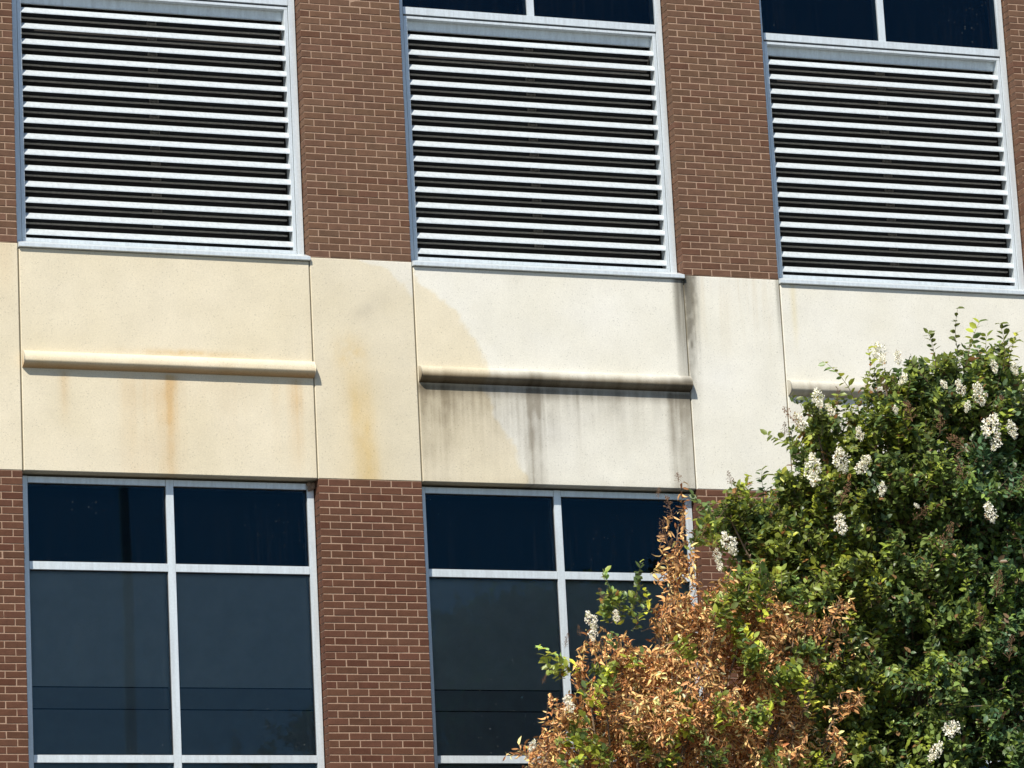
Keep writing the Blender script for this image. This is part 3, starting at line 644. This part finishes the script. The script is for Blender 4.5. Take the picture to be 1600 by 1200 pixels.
def green_leaves(r, B, T, keep=1.0, size=1.0):
    k = r.random(len(B)) < keep; B, T = B[k], T[k]; n = len(B)
    up = np.array([-0.25, -0.35, 1.0]) + r.normal(0, 0.55, (n, 3))
    L = r.uniform(0.040, 0.080, n) * size
    return leaves(B, T + np.array([0, 0, -0.12]), up, L, L * r.uniform(0.24, 0.31, n), r.uniform(0.05, 0.5, n), r.uniform(-0.05, 0.35, n))
def dry_leaves(r, B, T, keep=1.0):
    k = r.random(len(B)) < keep; B, T = B[k], T[k]; n = len(B)
    up = r.normal(0, 1, (n, 3)) + np.array([-0.2, -0.4, 0.4])
    L = r.uniform(0.034, 0.070, n)
    return leaves(B, T * 0.6 + np.array([0.0, 0, -0.45]) + r.normal(0, 0.4, (n, 3)), up, L, L * r.uniform(0.11, 0.20, n), r.uniform(0.4, 1.2, n), r.uniform(-0.6, 0.9, n))
def leaf_obj(name, V, tint, m, parent, loc):
    n = len(V); F = (TRI[None] + (np.arange(n) * 8)[:, None, None]).reshape(-1, 3)
    o = link(name, np_mesh(name, V.reshape(-1, 3) - np.array(loc), F, m, np.repeat(tint, 8, 0)), parent, loc); return o

def trunk_and_limbs(tree, base, fork, clumps, r, nst=4, r0=0.075):
    stems = []
    for i in range(nst):
        t = 2 * math.pi * i / nst + r.uniform(0, 1)
        p0 = Vector((base[0] + 0.13 * math.cos(t), base[1] + 0.13 * math.sin(t), 0.0))
        p3 = Vector(fork) + Vector((0.45 * math.cos(t), 0.35 * math.sin(t), r.uniform(-0.3, 0.4)))
        p1 = p0.lerp(p3, 0.33) + Vector((0.12 * math.cos(t) + r.normal(0, .04), 0.12 * math.sin(t), 0)); p2 = p0.lerp(p3, 0.68) + Vector((r.normal(0, .07), r.normal(0, .07), 0))
        mb = MB(); mb.tube([p0 - Vector((0, 0, .05)), p0 + Vector((0, 0, .25)), p1, p2, p3], [r0 * 1.35, r0, r0 * .88, r0 * .74, r0 * .55], 9)
        mb.v = [tuple(Vector(v) - Vector((base[0], base[1], 0))) for v in mb.v]
        link('trunk', mb.mesh('trunk', BARK), tree, (base[0], base[1], 0)); stems.append(p3)
    for c, rad in clumps:
        cv = Vector(c); s = min(stems, key=lambda q: (q - cv).length)
        mid = s.lerp(cv, 0.5) + Vector((r.normal(0, .08), r.normal(0, .08), 0.10))
        mb = MB(); mb.tube([s - (mid - s).normalized() * 0.05, mid, cv], [r0 * .36, r0 * .22, 0.005], 6)
        for j in range(5):
            d = Vector(r.normal(0, 1, 3)).normalized() * rad * 0.8; d.z = abs(d.z) * 0.6
            q = mid.lerp(cv, r.uniform(0.35, 0.95)); mb.tube([q, q + d * 0.5 + Vector((0, 0, .02)), q + d], [0.009, 0.0055, 0.003], 4)
        mb.v = [tuple(Vector(v) - Vector((base[0], base[1], 0))) for v in mb.v]
        link('branch', mb.mesh('branch', BARK), tree, (base[0], base[1], 0))

def blossom_mesh(seed):
    r = np.random.default_rng(seed); n = 260
    ax = r.uniform(-1, 1, n); d = nrm(r.normal(0, 1, (n, 3)))
    prof = np.sqrt(np.clip(1 - ax ** 2, 0, 1)) * (0.55 + 0.2 * np.sin(ax * 5 + seed))
    p = np.stack([d[:, 0] * prof, d[:, 1] * prof, ax], 1)
    p = p + r.normal(0, 0.07, p.shape)
    V = leaves(p, nrm(p + r.normal(0, 0.7, p.shape)), r.normal(0, 1, (n, 3)), r.uniform(0.12, 0.24, n), r.uniform(0.06, 0.12, n), r.uniform(-0.6, 0.8, n), r.uniform(-0.4, 0.6, n))
    t = np.array([0.90, 0.87, 0.76])[None] * np.exp(r.normal(0, 0.10, (n, 1)))
    y = r.random(n); t = np.where((y < 0.14)[:, None], np.array([0.40, 0.40, 0.17])[None], t); t = np.where((y > 0.93)[:, None], np.array([0.45, 0.28, 0.14])[None], t)
    F = (TRI[None] + (np.arange(n) * 8)[:, None, None]).reshape(-1, 3)
    return np_mesh('flower_panicle', V.reshape(-1, 3), F, PETAL, np.repeat(t, 8, 0))
BLOOM = [blossom_mesh(s) for s in (1, 2, 3, 4)]
def seed_mesh(seed):
    r = np.random.default_rng(seed); mb = MB()
    mb.tube([(0, 0, -1.2), (0.05, 0, -0.2), (0, 0.03, 0.9)], [0.035, 0.028, 0.015], 4)
    for i in range(40):
        z = r.uniform(-0.7, 1.0); t = r.uniform(0, 6.28); q = 0.62 * (1.05 - z) ** 0.6 * r.uniform(0.5, 1.0) + 0.05
        e = Vector((q * math.cos(t), q * math.sin(t), z)); mb.tube([(0, 0, z - 0.25 * q - .1), e], [0.014, 0.010], 3)
        n0 = len(mb.v); s = r.uniform(0.05, 0.085)
        mb.v += [tuple(e + Vector(v) * s) for v in ((1,0,0),(-1,0,0),(0,1,0),(0,-1,0),(0,0,1),(0,0,-1))]
        mb.f += [tuple(n0 + i_ for i_ in q_) for q_ in ((0,2,4),(2,1,4),(1,3,4),(3,0,4),(2,0,5),(1,2,5),(3,1,5),(0,3,5))]
    return mb.mesh('seed_cluster', SEEDM)
SEEDS = [seed_mesh(s) for s in (5, 6, 7)]
def ornament(name, meshes, pos, rad, tree, r, stretch=1.0):
    o = link(name, meshes[int(r.integers(len(meshes)))], tree, pos)
    o.scale = (rad * 0.85, rad * 0.85, rad * stretch); o.rotation_euler = (r.normal(0, 0.35), r.normal(0, 0.35), r.uniform(0, 6.28))
    return o

# green tree
r = np.random.default_rng(101)
GB_ = (4.0, -4.6); gt = link('crape_myrtle', None, None, (GB_[0], GB_[1], 0))
tag(gt, 'leafy green crape myrtle with white blossom clusters in front of the building', 'tree')
trunk_and_limbs(gt, GB_, (4.0, -4.6, 4.1), GC, r, 5, 0.085)
axis = np.array([4.2, -4.0, 5.6])
LV, TW, TN = [], [], []
for c, rad in GC:
    n = int(1050 * rad ** 2 + 60 * rad)
    tips, dirs = sample_clump(r, c, rad, n, axis); length = r.uniform(0.16, 0.34, n)
    s_, pts, B, T = branchlets(r, tips, dirs, length, 8)
    LV.append(green_leaves(r, B, T, 0.93)); TW.append(pts)
    cool = np.clip((c[0] - 2.6) / 1.4, 0, 1) * (1 if c[2] < 8.4 else 0.45)      # darker, bluer leaves on clumps further right, less so near the top
    TN.append(green_tint(r, len(LV[-1])) * (1 - cool + cool * np.array([0.66, 0.84, 1.35])))
for a_, b_, kd in SP:
    if kd == 0 and a_[0] > 1.2:
        a_, b_ = np.array(a_), np.array(b_); d = nrm((b_ - a_)[None])
        s_, pts, B, T = branchlets(r, b_[None], d, np.array([np.linalg.norm(b_ - a_) + 0.1]), 9)
        v = green_leaves(r, B, T, 1.0, 1.15); sp = leaf_obj('leaf_spray', v, green_tint(r, len(v)), GREENLEAF, gt, (GB_[0], GB_[1], 0)); sp['kind'] = 'stuff'
        TW.append(pts)
LV = np.concatenate(LV); fo = leaf_obj('foliage', LV, np.concatenate(TN), GREENLEAF, gt, (GB_[0], GB_[1], 0)); fo['kind'] = 'stuff'
tv, tf = twig_mesh(TW); tw = link('twigs', np_mesh('twigs', tv - np.array([GB_[0], GB_[1], 0]), tf, TWIG), gt, (GB_[0], GB_[1], 0)); tw['kind'] = 'stuff'
# browned tree
r = np.random.default_rng(202)
BB_ = (0.95, -5.75); bt = link('crape_myrtle', None, None, (BB_[0], BB_[1], 0))
tag(bt, 'crape myrtle with withered orange brown leaves in front of the lower window', 'tree')
trunk_and_limbs(bt, BB_, (0.9, -5.70, 3.9), BC, r, 4, 0.04)
axis = np.array([1.0, -5.75, 4.6]); LV, TW, LG = [], [], []
for c, rad in BC:
    n = int(660 * rad ** 2 + 45 * rad)
    tips, dirs = sample_clump(r, c, rad, n, axis); length = r.uniform(0.16, 0.32, n)
    s_, pts, B, T = branchlets(r, tips, dirs, length, 9)
    LV.append(dry_leaves(r, B, T, 0.9)); TW.append(pts)
for c, rad in GB:
    rad = rad * 0.8; n = int(520 * rad ** 2 + 40 * rad) + 2
    tips, dirs = sample_clump(r, c, rad, n, axis); length = r.uniform(0.12, 0.22, n)
    s_, pts, B, T = branchlets(r, tips, dirs, length, 7); LG.append(green_leaves(r, B, T, 0.9)); TW.append(pts)
for a_, b_, kd in SP:
    if kd == 1 or a_[0] <= 1.2:
        a_, b_ = np.array(a_), np.array(b_); d = nrm((b_ - a_)[None])
        s_, pts, B, T = branchlets(r, b_[None], d, np.array([np.linalg.norm(b_ - a_) + 0.1]), 9); TW.append(pts)
        (LV if kd else LG).append(dry_leaves(r, B, T) if kd else green_leaves(r, B, T, 1.0, 1.1))
LV = np.concatenate(LV); LG = np.concatenate(LG)
fo = leaf_obj('dry_foliage', LV, dry_tint(r, len(LV)), DRYLEAF, bt, (BB_[0], BB_[1], 0)); fo['kind'] = 'stuff'
fo = leaf_obj('green_foliage', LG, green_tint(r, len(LG)) * 1.35, GREENLEAF, bt, (BB_[0], BB_[1], 0)); fo['kind'] = 'stuff'
tv, tf = twig_mesh(TW, 0.003); tw = link('twigs', np_mesh('twigs', tv - np.array([BB_[0], BB_[1], 0]), tf, TWIG), bt, (BB_[0], BB_[1], 0)); tw['kind'] = 'stuff'
for p, rad in FL: ornament('flower_panicle', BLOOM, p, rad * 0.95, gt if p[0] > 1.15 else bt, r, 0.95)
for p, rad in SD: ornament('seed_cluster', SEEDS, p, rad * 0.9, gt if p[0] > 1.15 else bt, r, 1.2)
